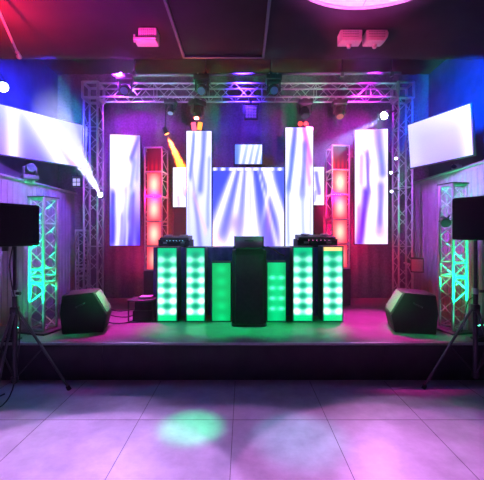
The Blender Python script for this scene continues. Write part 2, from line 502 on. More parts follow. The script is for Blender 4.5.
REDM = display_mat('red_lamp_panel_glow', 1.6)
red_tower('red glowing light tower on the left, cells filled with red light panels', 156.5, 6.35, 149, 270, (.85, 1, 1, 1, .3), R(-6))
red_tower('red glowing light tower on the right, cells filled with red light panels', 337.5, 6.35, 147, 268, (.85, 1, 1.0, 1.1, .4), R(6))

# ------------------------------------------------------------------ DJ booth
YBo = 5.03
tb = thing('dj_table', 'long table behind the light columns, draped in black cloth', 'table', (-.02, 5.72, DECK))
zt = EYE - 12.5 / F * 5.35 - DECK
MB().box((0, 0, zt - .02), (2.72, .62, .04), bev=.006).build('tabletop', M_black, tb)
m = MB(); N = 120
poly = [(-1.36 + 2.72 * i / N, -.335 + .012 * math.sin(i * .9)) for i in range(N + 1)] + [(1.36, -.318), (-1.36, -.318)]
m.prism(poly, 'z', .01, zt - .002); m.build('skirt', mat('blue_lit_cloth', (.10, .08, .36), .9, 0, .2, 18, spec=.1), tb)  # blue light falling on the dark skirt is put into its colour
for sx in (-1, 1):
    for sy in (-1, 1):
        MB().tube((sx * 1.28, sy * .25, 0), (sx * 1.28, sy * .25, zt - .04), .018).build('leg', M_black, tb)

GRM = display_mat('green_led_column_glow', 1.6)
GDK, GMD, GBR = (.0, .40, .18), (.01, .78, .42), (1.0, 1.1, 1.1)
def col_pic(kind):
    def fn(u, v):
        y = (1 - v) * 75
        side = gs(u - .2, .16) + gs(u - .8, .16)
        if kind == 'plain':
            return mixc((.0, .55, .25), (.02, .72, .4), gs(u - .5, .3) * (.6 + .3 * math.sin(v * 30)))
        if kind == 'pairs':
            yy = (1 - v) * 60; c = mixc((.0, .48, .22), (.01, .68, .38), gs(u - .5, .5))
            for k in range(4):
                c = mixc(c, (.35, 1.05, .8), (gs(u - .28, .17) + gs(u - .76, .17)) * gs(yy - (15.5 + 10.6 * k), 2.1) * .9)
            return c
        c = mixc((.0, .62, .38), (.12, .84, .6), gs(y - 44, 30))
        for k in range(6):
            yc = 7 + 10.6 * k; yb = yc + 5.0
            st = .55 + .45 * min(1, k / 2.5)
            c = mixc(c, GBR, min(1, (side + .45) * gs(y - yb, 3.4)) * st)
            c = mixc(c, (.0, .46, .32), 1. * gs(u - .5, .23) * gs(y - yc, 3.7))
        e = min(1, 12 * min(u, 1 - u) + .35)
        if kind == 'peach' and y < 4: c = mixc(c, (1.0, .75, .45), .9)
        if y > 69: c = mixc(c, (.02, .75, .4), .8)
        return tuple(x * e for x in c)
    return fn
def led_column(label, px0, px1, y0, kind, group=None, Y=YBo):
    x0, x1 = (px0 - CX) / F * Y, (px1 - CX) / F * Y
    w = x1 - x0; h = EYE + (HY - y0) / F * Y - DECK
    t = thing('led_column', label, 'light column', ((x0 + x1) / 2, Y, DECK), 0, group)
    MB().box((0, .16, h / 2), (w, .30, h), bev=.006).build('housing', M_frame, t)
    o = bpy.data.objects.new('glowing_face', screen_mesh(w - .022, h - .03, col_pic(kind), 20, 110, 1.9)); o.data.materials.append(GRM)
    o.location = (0, .006, .014); C.objects.link(o); o.parent = t
    m = MB()
    m.box((0, .006, h - .006), (w, .014, .012)); m.box((0, .006, .006), (w, .014, .012))
    m.box((-w / 2 + .005, .006, h / 2), (.01, .014, h)); m.box((w / 2 - .005, .006, h / 2), (.01, .014, h))
    m.build('edge_frame', M_black, t)
led_column('tall green LED column at the far left end of the DJ booth', 156.5, 177.5, 247, 'dots')
led_column('tall green LED column second from the left in the DJ booth', 185.5, 205.5, 247, 'dots')
led_column('short plain green LED column just left of the black lectern', 211.5, 231.2, 262, 'plain')
led_column('short green LED column just right of the black lectern with four white pairs of glow', 266.8, 286.5, 261.5, 'pairs')
led_column('tall green LED column second from the right in the DJ booth', 292.5, 313.5, 246.5, 'dots')
led_column('tall green LED column at the far right end of the DJ booth with a peach strip on top', 322.5, 343.5, 246, 'peach')

# lectern
lc = thing('lectern', 'black cloth-covered lectern in the middle of the booth front', 'lectern', (.085, 4.98, DECK))
hw = .235; hL = 1.07
m = MB()
m.prism([(-hw, -.17), (-hw + .05, -.20), (hw - .05, -.20), (hw, -.17), (hw, .17), (-hw, .17)], 'z', .02, hL - .03, bev=.008)
m.build('body', M_case, lc)
m = MB(); m.prism([(-hw + .05, -.222), (hw - .05, -.222), (hw - .04, -.198), (-hw + .04, -.198)], 'z', .05, hL - .09, bev=.004); m.build('front_panel', M_cloth, lc)
m = MB(); m.prism([(-hw + .03, hL - .04), (hw - .03, hL - .04), (hw - .06, hL), (-hw + .06, hL)], 'y', -.2, .19, bev=.01); m.build('top', M_case, lc)
m = MB(); m.prism([(-hw + .02, -.215), (hw - .02, -.215), (hw + .005, -.18), (hw + .005, .18), (-hw - .005, .18), (-hw - .005, -.18)], 'z', 0, .035, bev=.005); m.build('plinth', M_black, lc)

# case standing on the lectern
mc = thing('equipment_case', 'shallow flat-fronted case standing on top of the black lectern', 'case', (.085, 4.99, DECK + hL))
MB().box((0, .02, .078), (.42, .2, .15), bev=.01).build('body', mat('purple_grey_case', (.22, .18, .24), .5), mc)
MB().box((0, .02, .156), (.43, .21, .012), bev=.003).build('lid', M_grey, mc)
for s in (-1, 1): MB().box((s * .205, -.075, .012), (.03, .03, .024), bev=.004).build('foot', M_black, mc)
MB().path([(-.06, -.085, .1), (-.06, -.11, .1), (.06, -.11, .1), (.06, -.085, .1)], .006).build('handle', M_black, mc)

# players on the table
def deck_unit(label, px0, px1, ytop, ybot, Y, rz, col):
    x0, x1 = (px0 - CX) / F * Y, (px1 - CX) / F * Y; w = x1 - x0
    h = (ybot - ytop) / F * Y
    t = thing('dj_deck', label, 'DJ deck', ((x0 + x1) / 2, Y + .2, DECK + zt), rz)
    MB().box((0, 0, h * .29), (w, .34, h * .58), bev=.008).build('flight_case', M_case, t)
    m = MB()
    m.prism([(-.16, h * .585), (.16, h * .585), (.16, h * .9), (.05, h * .88), (-.16, h * .72)], 'x', -w * .46, w * .46, bev=.006)
    m.build('control_panel', M_grey if False else M_black, t)
    for s in (-1, 1):
        MB().cone((s * w * .25, -.01, h * .80), (s * w * .25, -.014, h * .93), .075, .068, 28).build('platter', M_grey, t)
    m = MB()
    for k in range(6): m.cone((-.05 + .02 * k, -.1, h * .74), (-.05 + .02 * k, -.1, h * .86), .007, .005, 8)
    m.build('knob_row', M_grey, t)
    for s in (-1, 1): MB().box((s * w * .28, -.173, h * .34), (w * .12, .006, h * .14)).build('latch', M_alu, t)
    for k in range(6):
        MB().box((-w * .22 + k * w * .1, -.172, h * .50), (.008, .006, .006)).build('indicator_light', emit('indicator_' + col, (.3, .7, 1.) if col == 'blue' else (1., .25, .7), 4), t)
    for s in (-1, 1):
        for z in (.012, h * .56):
            MB().box((s * w * .49, -.168, z), (.02, .014, .02), bev=.003).build('corner_cap', M_alu, t)
    return t
deck_unit('black DJ deck in a case on the left end of the booth', 158, 190, 233.5, 246.6, 5.42, R(-3), 'blue')
deck_unit('black DJ deck in a case on the right end of the booth', 297, 338, 231.5, 245.8, 5.42, R(3), 'pink')
cb = P(268, 248, 5.15)
tag(MB().path([P(262, 247.6, 5.35) , P(268, 247, 5.3), P(273, 249, 5.26), P(280, 254, 5.25), P(284, 255.5, 5.3)], .009, 8).build('cable', M_rubber), 'short dark cable draped over the table edge right of the lectern', 'cable')

# ------------------------------------------------------------------ floor monitors
def monitor(label, loc, rz, w=.56):
    t = thing('floor_monitor', label, 'speaker', loc, rz)
    prof = [(-.28, 0), (-.31, .28), (-.28, .53), (.12, .56), (.30, .24), (.25, 0)]
    m = MB(); m.prism(prof, 'x', -w / 2, w / 2, bev=.018); m.build('cabinet', M_case, t)
    d = Vector((.18, -.32)).normalized(); n = Vector((.32, .18)).normalized()
    p0 = Vector((.12, .56)) + d * .03; p1 = Vector((.30, .24)) - d * .03
    g = MB(); g.prism([tuple(p0 - n * .01), tuple(p1 - n * .01), tuple(p1 + n * .014), tuple(p0 + n * .014)], 'x', -w / 2 + .03, w / 2 - .03, bev=.006)
    g.build('grille', M_grille, t)
    for s in (-1, 1):
        MB().path([(s * w / 2, -.1, .36), (s * (w / 2 + .02), -.09, .37), (s * (w / 2 + .02), .0, .41), (s * w / 2, .01, .42)], .01).build('handle', M_black, t)
    m = MB(); m.box((0, -.31, .3), (.16, .02, .1), rot=Matrix.Rotation(R(-4), 3, 'X'), bev=.004); m.build('connector_plate', M_grey, t)
    t.scale = (.92, .92, .93)
    return t
monitor('black floor monitor speaker on the left side of the stage', (-2.06, 4.64, DECK), R(-78), w=.46)
monitor('black floor monitor speaker on the right side of the stage', (2.21, 4.64, DECK), R(78), w=.48)
lm = P(82, 290, 4.8)

# ------------------------------------------------------------------ speakers on tripods
def stand(label, loc, rz, h, feet):
    t = thing('speaker_stand', label, 'speaker stand', loc, 0)
    MB().tube((0, 0, .62), (0, 0, h), .018, 12).build('pole', M_black, t)
    MB().tube((0, 0, .16), (0, 0, 1.12), .024, 12).build('lower_tube', M_black, t)
    MB().cone((0, 0, 1.06), (0, 0, 1.12), .034, .03, 12).build('collar', M_alu, t)
    MB().box((0, 0, .91), (.07, .07, .08), bev=.012).build('hub', M_black, t)
    MB().cone((.03, -.02, 1.09), (.075, -.03, 1.09), .014, .018, 10).build('knob', M_black, t)
    MB().tube((0, 0, .17), (0, 0, .23), .035, 12).build('sliding_collar', M_black, t)
    for fx, fy in feet:
        m = MB(); m.tube((fx * .06, fy * .06, .90), (fx, fy, .02), .014, 8)
        l = m.build('leg', mat('worn_grey_steel', (.07, .07, .075), .4, .6), t)
        MB().cone((fx * .97, fy * .97, .045), (fx * 1.01, fy * 1.01, 0.0), .02, .024, 10).build('rubber_foot', M_rubber, l)
        MB().tube((0, 0, .2), (fx * .5, fy * .5, .49), .008, 6).build('brace', M_black, t)
    return t
def pa(label, loc, rz, w=.42, d=.42, h=.44):
    t = thing('loudspeaker', label, 'speaker', loc, rz)
    poly = [(-w / 2, -d / 2), (w / 2, -d / 2), (w * .36, d / 2), (-w * .36, d / 2)]
    m = MB(); m.prism(poly, 'z', 0, h, bev=.02); m.build('cabinet', M_case, t)
    MB().box((0, -d / 2 - .006, h / 2), (w - .04, .016, h - .05), bev=.006).build('grille', mat('black_speaker_grille', (.008, .008, .009), .7, 0, .4, 180, spec=.15), t)
    MB().cone((0, 0, -.05), (0, 0, .004), .03, .036, 14).build('pole_socket', M_black, t)
    for s in (-1, 1):
        MB().path([(s * w * .44, -.08, h * .6), (s * (w * .44 + .02), -.07, h * .6), (s * (w * .42 + .02), .06, h * .6), (s * w * .41, .07, h * .6)], .01).build('handle', M_black, t)
    return t
xs = -2.36
stand('black tripod speaker stand at the left edge of the dance floor', (xs, 3.62, 0), 0, 1.58, [(.0, -.33), (.46, .2), (-.44, .2)])
pa('black loudspeaker on the tripod at the left edge of the picture', (xs - .1, 3.62, 1.575), R(60), w=.46, d=.46, h=.43)
xr = 2.49
stand('black tripod speaker stand at the right edge of the dance floor', (xr, 3.75, 0), 0, 1.64, [(.05, -.40), (-.5, .1), (.42, .2)])
pa('black loudspeaker on the tripod at the right edge of the picture', (xr + .12, 3.75, 1.635), R(-62), w=.48, d=.46, h=.46)
def cable(label, pts, r=.006):
    # smooth the polyline
    pts = [Vector(p) for p in pts]; out = []
    for i in range(len(pts) - 1):
        p0, p1, p2, p3 = pts[max(0, i - 1)], pts[i], pts[i + 1], pts[min(len(pts) - 1, i + 2)]
        for k in range(8):
            t = k / 8
            out.append(.5 * ((2 * p1) + (-p0 + p2) * t + (2 * p0 - 5 * p1 + 4 * p2 - p3) * t * t + (-p0 + 3 * p1 - 3 * p2 + p3) * t ** 3))
    out.append(pts[-1])
    return tag(MB().path(out, r, 7).build('cable', M_rubber), label, 'cable')
cable('black cable hanging from the left loudspeaker down its tripod', [P(13, 246, 3.55), P(10, 262, 3.5), P(11, 280, 3.5), P(15, 300, 3.52), P(20, 330, 3.55), (-2.3, 3.45, .1), (-2.5, 3.2, .012), (-2.9, 3.1, .012)])
cable('black cable on the lower left floor beside the tripod', [(-3.2, 3.35, .01), (-2.8, 3.4, .01), (-2.6, 3.52, .01), (-2.52, 3.7, .01)], .008)
cable('black cable looping from the right truss tower to the right tripod', [(2.70, 4.32, DECK + .06), (2.70, 4.2, DECK + .45), (2.66, 3.98, .98), (2.55, 3.84, 1.02), (2.5, 3.78, .96)])
dz = DECK + .008
def D(px, py):
    Y = F * (EYE - dz) / (py - HY); return P(px, py, Y)
cable('cable on the stage running from the left monitor to the gear, lowest one', [D(104, 320), D(112, 323), D(124, 323), D(134, 320), D(142, 314)], .008)
cable('cable on the stage running from the left monitor to the gear, middle one', [D(106, 313), D(114, 316), D(126, 317), D(136, 314), D(142, 311)], .008)
cable('cable on the stage running behind the left monitor to the gear, highest one', [D(108, 309), D(120, 311), D(132, 309.5), D(140, 309)], .007)

# gear next to booth
g0 = D(148.5, 317)
gr = thing('equipment_rack', 'small low stack of equipment on the stage left of the booth', 'equipment', (g0.x - .03, 5.2, DECK)); gr.scale = (1.1, 1.0, 1.25)
MB().box((0, 0, .06), (.25, .28, .12), bev=.01).build('lower_unit', M_case, gr)
MB().box((.01, 0, .175), (.22, .26, .10), bev=.008).build('upper_unit', M_case, gr)
MB().box((-.02, 0, .237), (.34, .3, .02), bev=.005).build('shelf', M_black, gr)
MB().box((.02, 0, .262), (.16, .18, .03), bev=.006).build('control_box', M_grey, gr)
for s in (-1, 1): MB().tube((-.02 + s * .16, -.13, 0), (-.02 + s * .16, -.13, .23), .01).build('leg', M_black, gr)

# ------------------------------------------------------------------ light fixtures
def moving_head(label, loc, hang, tgt, lens_m, sc=1.0, group=None, name='moving_head_light'):
    """hang: +1 base above head (hung), -1 base below"""
    t = thing(name, label, 'stage light', loc, 0, group)
    d = (Vector(tgt) - Vector(loc)); pan = math.atan2(d.x, -d.y)
    t.rotation_euler = (0, 0, -pan + 0) if False else (0, 0, math.atan2(d.y, d.x) + math.pi / 2)
    hd = math.hypot(d.x, d.y); el = math.atan2(d.z, hd)
    s = sc
    MB().box((0, 0, hang * .15 * s), (.24 * s, .2 * s, .08 * s), bev=.012 * s).build('base', M_black, t)
    m = MB()
    for q in (-1, 1): m.box((q * .095 * s, 0, hang * .05 * s), (.022 * s, .09 * s, .17 * s), bev=.008 * s)
    m.box((0, 0, hang * .115 * s), (.21 * s, .1 * s, .024 * s), bev=.006 * s); m.build('yoke', M_black, t)
    f = Vector((0, -math.cos(el), math.sin(el)))
    m = MB(); m.cone(-f * .11 * s, f * .02 * s, .05 * s, .082 * s, 20); m.cone(f * .02 * s, f * .10 * s, .082 * s, .07 * s, 20)
    m.build('head', M_black, t)
    MB().cone(f * .098 * s, f * .106 * s, .058 * s, .055 * s, 20).build('lens', lens_m, t)
    for q in (-.06, .06):
        MB().box((q * s, 0, hang * .21 * s), (.03 * s, .05 * s, .06 * s), bev=.004 * s).build('clamp', M_alu, t)
    return t
def par(label, loc, tgt, lens_m, r=.07, L=.14, group=None, name='par_light', hang=None, yo=.0):
    """can light with a bracket; hang: world point the bracket goes to"""
    t = thing(name, label, 'stage light', loc, 0, group)
    f = (Vector(tgt) - Vector(loc)).normalized()
    m = MB(); m.cone(-f * L * .55, f * L * .45, r * .82, r, 20); m.build('can', M_black, t)
    MB().cone(f * L * .44, f * (L * .44 + .008), r * .86, r * .84, 20).build('lens', lens_m, t)
    if hang is not None:
        h = Vector(hang) - Vector(loc)
        side = f.cross(Vector((0, 0, 1))).normalized() * (r * 1.12)
        k = h * .55
        MB().path([side, side + k, -side + k, -side], .006, 6).build('bracket', M_black, t)
        MB().tube(k, h, .012, 8).build('clamp', M_black, t)
    return t
L_off = M_glass
# hung from the pipe above the beam
for i, (px, lab, tg) in enumerate(((125, 'moving head light on the upper pipe, leftmost of three', (-1.5, 3, 2)), (202, 'moving head light on the upper pipe, middle of three', (-.8, 2.5, 1.5)), (273.5, 'moving head light on the upper pipe, right one with a glossy lens', (.6, 2.5, 1.8)))):
    x = (px - CX) / F * 5.65
    moving_head(lab, (x, 5.65, pz - .21 * 1.05 - .005), 1, tg, emit('faint_blue_lens', (.1, .2, 1.), .15), 1.05)
# under the beam
zbm = EYE + 2.47 - .115 - .022
for px, lab, tg, lm_ in ((198, 'moving head hanging under the beam above the tall left screen', (-.7, 5.9, 2.4), L_off),
                     (304, 'large round moving head hanging under the beam above the tall right screen', (1.0, 5.0, 2.2), L_off),
                     (338, 'moving head hanging under the beam above the right red tower', (1.6, 5.2, 2.2), emit('dim_red_lens', (1, .1, .2), .4)),
                     (172, 'small moving head hanging under the beam above the left red tower', (-1.3, 5.4, 2.2), emit('pale_blue_lens', (.4, .5, 1), .5))):
    s = .8 if px == 172 else 1.0
    x = (px - CX) / F * YT
    moving_head(lab, (x, YT - .1, zbm - .235 * s), 1, tg, lm_, s)
# square LED matrix lamp under the beam
def matrix(label, loc, w, n, colr, st, up, size_d=.07, yaw=0, name='led_matrix_lamp'):
    t = thing(name, label, 'stage light', loc, yaw)
    MB().box((0, 0, 0), (w, size_d, w), bev=.008).build('housing', M_black, t)
    m = MB()
    for q in (-1, 1): m.box((q * (w / 2 + .012), 0, up * w * .3), (.012, .03, w * .7))
    m.box((0, 0, up * w * .64), (w + .036, .03, .012)); m.build('bracket', M_black, t)
    if up > 0: MB().tube((0, 0, w * .64), (0, 0, w * .64 + .06), .014).build('clamp', M_black, t)
    c = w * .82 / n
    for i in range(n):
        for j in range(n):
            MB().box(((i - (n - 1) / 2) * c, -size_d / 2 - .001, (j - (n - 1) / 2) * c), (c * .8, .006, c * .8), bev=.002).build('lens', emit('matrix_' + colr, {'violet': (.35, .12, .5), 'lav': (.55, .45, 1.)}[colr], st), t)
    return t
q = P(251, 113, YT)
matrix('square LED matrix lamp hanging under the beam above the centre screen', (q.x, YT, q.z), .24, 4, 'violet', .35, 1)
q = P(76, 182, 6.1)
matrix('small four-cell window-like lamp on the left wall below the television', (q.x + .0, 6.15, q.z), .17, 2, 'lav', .9, 1)

# lit fixtures with beams -------------------------------------------------
WHITE_L = emit('white_hot_lens', (.75, .82, 1.), 60)
def beam(label, loc, tgt, col, power, angle, lens, hang, r=.055, L=.13, size=.02, blend=.25, nm='par_light'):
    par(label, loc, tgt, lens, r, L, hang=hang)
    f = (Vector(tgt) - Vector(loc)).normalized()
    return light('SPOT', Vector(loc) + f * (L * .44 + .03), col, power, tgt, angle, blend, size)
s0 = P(101, 196, 5.8); t0 = P(40, 92, 3.2)
beam('small bright white spotlight clamped on the left truss leg', s0, t0, (.6, .6, 1.), 70000, 9, WHITE_L, (XL + .12, YT - .1, s0.z), r=.04, L=.11)
s1 = P(165.5, 131, 6.3); t1 = P(196, 200, 6.42)
beam('spotlight throwing an orange beam above the left red tower', s1, t1, (1., .11, .008), 1500000, 13, emit('orange_lens', (1., .35, .06), 4), (s1.x + .05, YT, zbm), r=.05, L=.12, size=.03)
s2 = P(386, 114.5, 5.95); t2 = P(300, 190, 6.3)
t2b = P(330, 150, 4.9)
beam('bright white spotlight on the right truss leg just under the beam', s2, t2b, (.25, .35, 1.), 24000, 10, emit('white_blue_lens', (.7, .8, 1.), 60), (XR - .12, YT, s2.z + .12), r=.07, L=.16)
for (px, py, tx, ty, lab) in ((197, 127, -.6, 5.6, 'red-orange strobe lamp on top of the tall left screen'), (303, 124, .8, 5.6, 'red strobe lamp with two cells on top of the tall right screen')):
    q = P(px, py, 6.24)
    t = thing('strobe_lamp', lab, 'stage light', (q.x, 6.24, q.z), 0)
    MB().box((0, .03, .0), (.2, .05, .11), bev=.01).build('housing', M_black, t)
    for k in (-1, 1):
        if px == 197:
            MB().box((k * .052, -.012, .0 + .012 * k), (.085, .03, .16 - .02 * k), rot=Matrix.Rotation(R(9 * k), 3, 'Y'), bev=.012).build('lens', emit('orange_hot_lens' if k > 0 else 'pink_hot_lens', (1., .3, .05) if k > 0 else (1., .08, .2), 2.2), t)
        else:
            MB().cone((k * .05, .0, 0), (k * .05, -.02, 0), .04, .042, 16).build('lens', emit('red_hot_lens', (1., .06, .04), 2.2), t)
    MB().box((0, .03, -.075), (.04, .03, .07)).build('bracket', M_black, t)
light('SPOT', P(303, 122, 6.1), (1., .03, .35), 26000, P(362, 172, 7.2), 14, .5, .03)
light('SPOT', P(197, 124, 6.1), (1., .12, .05), 120, P(197, 90, 5.2), 60, .6, .03)
# small glinting pars up the right truss leg
for k, (px, py) in enumerate(((396, 159.5), (391, 173.5), (391.5, 191))):
    q = P(px, py, 5.9)
    par(['small white-lensed lamp in the right truss leg, highest of three', 'small white-lensed lamp in the right truss leg, middle of three', 'small white-lensed lamp in the right truss leg, lowest of three'][k],
        q, q + Vector((-.5, -1.2, .2 if k != 2 else -.4)), emit('small_white_lens', (.75, .8, 1.), 9), r=.026, L=.09, hang=(XR - .11, YT - .115, q.z + .02))
q = P(1, 85, 4.9)
par('bright blue-white lamp near the left edge above the television', q, q + Vector((.8, -.5, -.7)), emit('blue_white_lens', (.45, .6, 1.), 40), r=.08, L=.16, hang=(q.x - .2, q.y + .05, q.z + .35))
tag(bpy.data.objects['par_light'] if False else MB().path([(q.x - .2, q.y + .05, q.z + .35), (-WX - .4, q.y + .05, q.z + .35)], .015).build('lamp_bracket', M_black), 'dark bracket arm holding the blue-white lamp above the left television', 'bracket')

# dark box clamped on right truss leg
q = P(417, 265, 5.85)
sb = thing('small_speaker', 'small dark box speaker clamped low on the right truss leg', 'speaker', q, R(-25))
MB().box((0, 0, 0), (.2, .16, .24), bev=.012).build('cabinet', M_case, sb)
MB().box((0, -.085, 0), (.17, .012, .2), bev=.004).build('grille', M_grille, sb)
MB().tube((-.09, .06, .0), (-.2, .14, .02), .014).build('clamp', M_alu, sb)

# green lamps at the feet of the side towers
for P0, lab, sgn in ((GL, 'green uplight lamp at the foot of the left truss tower', 1), (GR, 'green uplight lamp at the foot of the right truss tower', -1)):
    q = P0 + Vector((-.30 * sgn if sgn > 0 else -.02, -.26 if sgn < 0 else -.12, .12))
    q = P0 + (Vector((-.12, -.46, .12)) if sgn > 0 else Vector((.06, -.46, .12)))
    t = thing('uplight', lab, 'stage light', (q.x, q.y, DECK), 0)
    MB().box((0, 0, .012), (.16, .16, .024), bev=.004).build('base', M_black, t)
    f = (Vector((P0.x, P0.y, DECK + .9)) - q).normalized()
    m = MB(); m.cone(Vector((0, 0, .11)) - f * .07, Vector((0, 0, .11)) + f * .05, .05, .065, 18); m.build('can', M_black, t)
    MB().cone(Vector((0, 0, .11)) + f * .049, Vector((0, 0, .11)) + f * .056, .057, .055, 18).build('lens', emit('green_lens', (.05, 1., .45), 25), t)
    m = MB()
    m.path([(-.07, 0, .13), (-.07, 0, .026), (.07, 0, .026), (.07, 0, .13)], .006)
    m.build('bracket', M_black, t)
    light('SPOT', Vector((q.x, q.y, DECK + .11)) + f * .08, (.0, 1., .24), 2000, P0 + Vector((0, .0, .85)), 56, .7, .03)

# lamp head on the right tower
q = GR + Vector((-.2, -.16, 1.42))
par('black lamp clamped high on the right truss tower', q, q + Vector((-.3, -1, -.3)), L_off, r=.06, L=.16, hang=(q.x + .12, q.y + .1, q.z + .08))

# left: bracket shapes below the television
q = P(50, 168, 5.4)
moving_head('moving head light on the ledge below the left television', (q.x - .28, 5.35, HL + .19 * .9 + .03), -1, (q.x + .5, 4.6, q.z + .1), L_off, .9)
q = P(428, 169, 5.5)
t = thing('camera', 'small pale box camera on the ledge under the right television', 'camera', (WX + .12, 5.6, HR + .03), R(-50))
MB().box((0, 0, .05), (.1, .16, .09), bev=.01).build('body', M_white, t)
MB().cone((0, -.08, .05), (0, -.13, .05), .03, .034, 14).build('lens', M_glass, t)

# ------------------------------------------------------------------ ceiling things
q = P(360, 0, 3.28)
dk = thing('ceiling_disc', 'large round pale disc hanging under the ceiling at the top right', 'ceiling disc', (1.09, 2.50, ZC - .10))
m = MB(); m.cone((0, 0, 0), (0, 0, .05), .87, .9, 72); m.build('dish', mat('pale_disc', (.6, .58, .6), .5, 0, .05, 4), dk)
m = MB(); m.path([(.895 * math.cos(a * math.pi / 36), .895 * math.sin(a * math.pi / 36), .0) for a in range(72)], .014, 8, closed=True); m.build('rim', M_white, dk)
m = MB(); m.box((.06, 0, -.003), (.008, 1.7, .006)); m.build('seam', M_grey, dk)
for a in range(3):
    MB().tube((.5 * math.cos(a * 2.1), .5 * math.sin(a * 2.1), .05), (.5 * math.cos(a * 2.1), .5 * math.sin(a * 2.1), .10), .01).build('hanger', M_black, dk)

zc = ZC
def ceil_box(label, px0, px1, Y, h, rounded, rz=0):
    x0, x1 = (px0 - CX) / F * Y, (px1 - CX) / F * Y; w = x1 - x0
    t = thing('ceiling_speaker', label, 'speaker', ((x0 + x1) / 2, Y + .1, ZC), rz)
    if rounded:
        poly = [(-w / 2, -h), (w * .3, -h), (w * .46, -h * .75), (w / 2, -h * .4), (w * .44, -.02), (-w / 2, -.02)]
    else: poly = [(-w / 2, -h), (w / 2, -h), (w / 2, -.02), (-w / 2, -.02)]
    m = MB(); m.prism(poly, 'y', -.1, .04, bev=.008); m.build('cabinet', M_white, t)
    m = MB()
    for i in range(7):
        for j in range(3): m.box((-w * .36 + i * w * .11, -.101, -h * .3 - j * h * .2), (.008, .004, .008))
    for j in range(3): m.box((-w * .03, -.1005, -h * .3 - j * h * .2), (w * .68, .003, .0015))
    m.box((-w * .03, -.1005, -h * .5), (.0015, .003, h * .42))
    m.build('perforations', M_black, t)
    MB().cone((0, 0, -h - .035), (0, 0, -h + .002), .02, .03, 12).build('knob', M_white, t)
    MB().box((0, 0, -.012), (.12, .1, .024)).build('ceiling_plate', M_black, t)
    return t
ceil_box('pale box speaker on the ceiling, left of the pair at top right', 340.5, 362.5, 3.88, .14, False)
ceil_box('pale box speaker with rounded end on the ceiling, right of the pair', 366.5, 389, 3.88, .14, True)
q = P(365.5, 37, 3.9)
Y0 = 3.9
x0, x1 = (140 - CX) / F * Y0, (158 - CX) / F * Y0
pj = thing('projector', 'pale perforated projector on the ceiling at the upper left', 'projector', ((x0 + x1) / 2, Y0, ZC)); pj.scale = (1, .75, .85)
w = x1 - x0
m = MB(); m.box((0, 0, -.115), (w, .2, .16), bev=.012); m.build('body', M_white, pj)
m = MB()
for i in range(7):
    for j in range(5): m.box((-w * .3 + i * w * .11, -.101, -.06 - j * .024), (.007, .004, .007))
for j in range(5): m.box((w * .03, -.1005, -.06 - j * .024), (w * .68, .003, .0015))
m.box((w * .03, -.1005, -.108), (.0015, .003, .1))
m.build('perforations', M_black, pj)
m = MB(); m.box((-.02, -.05, -.2), (w + .04, .22, .03), bev=.008); m.build('tray', M_white, pj)
MB().box((-w / 2 - .03, -.14, -.2), (.015, .02, .1)).build('tray_lip', M_white, pj)
MB().tube((0, 0, -.04), (0, 0, -.0), .03, 12).build('mount', M_black, pj)

# slim lamp arm at upper left
q0, q1 = P(-4, 4, 3.35), P(17, 52, 3.9)
ar = thing('hanging_lamp', 'slim rod lamp hanging from the ceiling at the upper left corner', 'lamp', (q0.x, q0.y, q0.z))
e = q1 - q0
MB().tube((0, 0, 0), e, .012, 10).build('rod', M_alu, ar)
MB().tube((0, 0, -.0), (0, 0, ZC - q0.z), .01, 8).build('hanger', M_black, ar)
MB().path([e * .78, e * .82 + Vector((-.02, 0, -.04)), e + Vector((-.01, 0, -.03)), e * 1.03], .005, 6).build('cable', M_black, ar)
MB().cone(e, e * 1.13, .02, .03, 12).build('lamp_head', M_alu, ar)
MB().cone(e * 1.13, e * 1.14, .026, .024, 12).build('bulb', emit('blue_bulb', (.4, .5, 1.), 4), ar)

# ------------------------------------------------------------------ stage and house lighting
VL = (.62, .28, 1.); MG = (1., .02, .5)
def spot(loc, col, power, tgt, angle, blend=.9, size=.1): return light('SPOT', loc, col, power, tgt, angle, blend, size)
# magenta washes from the truss onto the two ends of the deck
spot((-1.9, 5.8, 3.9), (1., .02, .6), 2600, (-1.85, 5.0, DECK), 32)
spot((1.95, 5.8, 3.9), MG, 3600, (1.9, 5.0, DECK), 34)
for gx in (-.95, -.3, .35, 1.0): spot((gx, 4.9, 4.4), (0, 1., .22), (1300 if abs(gx) > .8 else 2300), (gx, 4.66, DECK), 15, .8)  # added green spots in place of the booth columns' spill on the deck
# back lights on the truss legs, glancing over the dance floor
spot((-1.9, 5.85, 2.6), (.6, .35, 1.), 260, (-1.2, 2.2, 0), 36, .5, .12)
spot((2.3, 5.85, 2.6), (.9, .4, 1.), 260, (1.5, 2.2, 0), 36, .5, .12)
# lamps in the house ceiling above the dance floor, out of the picture
A_ = lambda r: 2 * math.degrees(math.atan(r / 3.9))
for lx, lp_, lc_, ty in ((-3.0, 750, (.66, .34, 1.), 1.76), (-2.1, 800, (.66, .34, 1.), 1.76), (-1.25, 900, (.72, .36, .98), 1.74), (.1, 130, (.7, .3, .95), 1.85),
                     (1.2, 800, (.95, .26, .85), 1.86), (1.95, 620, (.7, .2, 1.), 1.8)):
    spot((lx, .3, 3.9), lc_, lp_ * (1.9 if lx < 0 else 1.4), (lx, ty, 0), 36, .07, .03)
spot((-.3, -.3, 3.9), (.66, .24, .9), 1300, (-.3, -.3, 0), A_(3.85), .06, .03)
spot((-.5, 3.6, 3.9), (0, 1., .35), 2400, (-.46, 3.08, 0), 10, .9, .05)
spot((.3, 3.6, 3.9), (0, .6, .8), 900, (.48, 2.9, 0), 14, .9, .05)
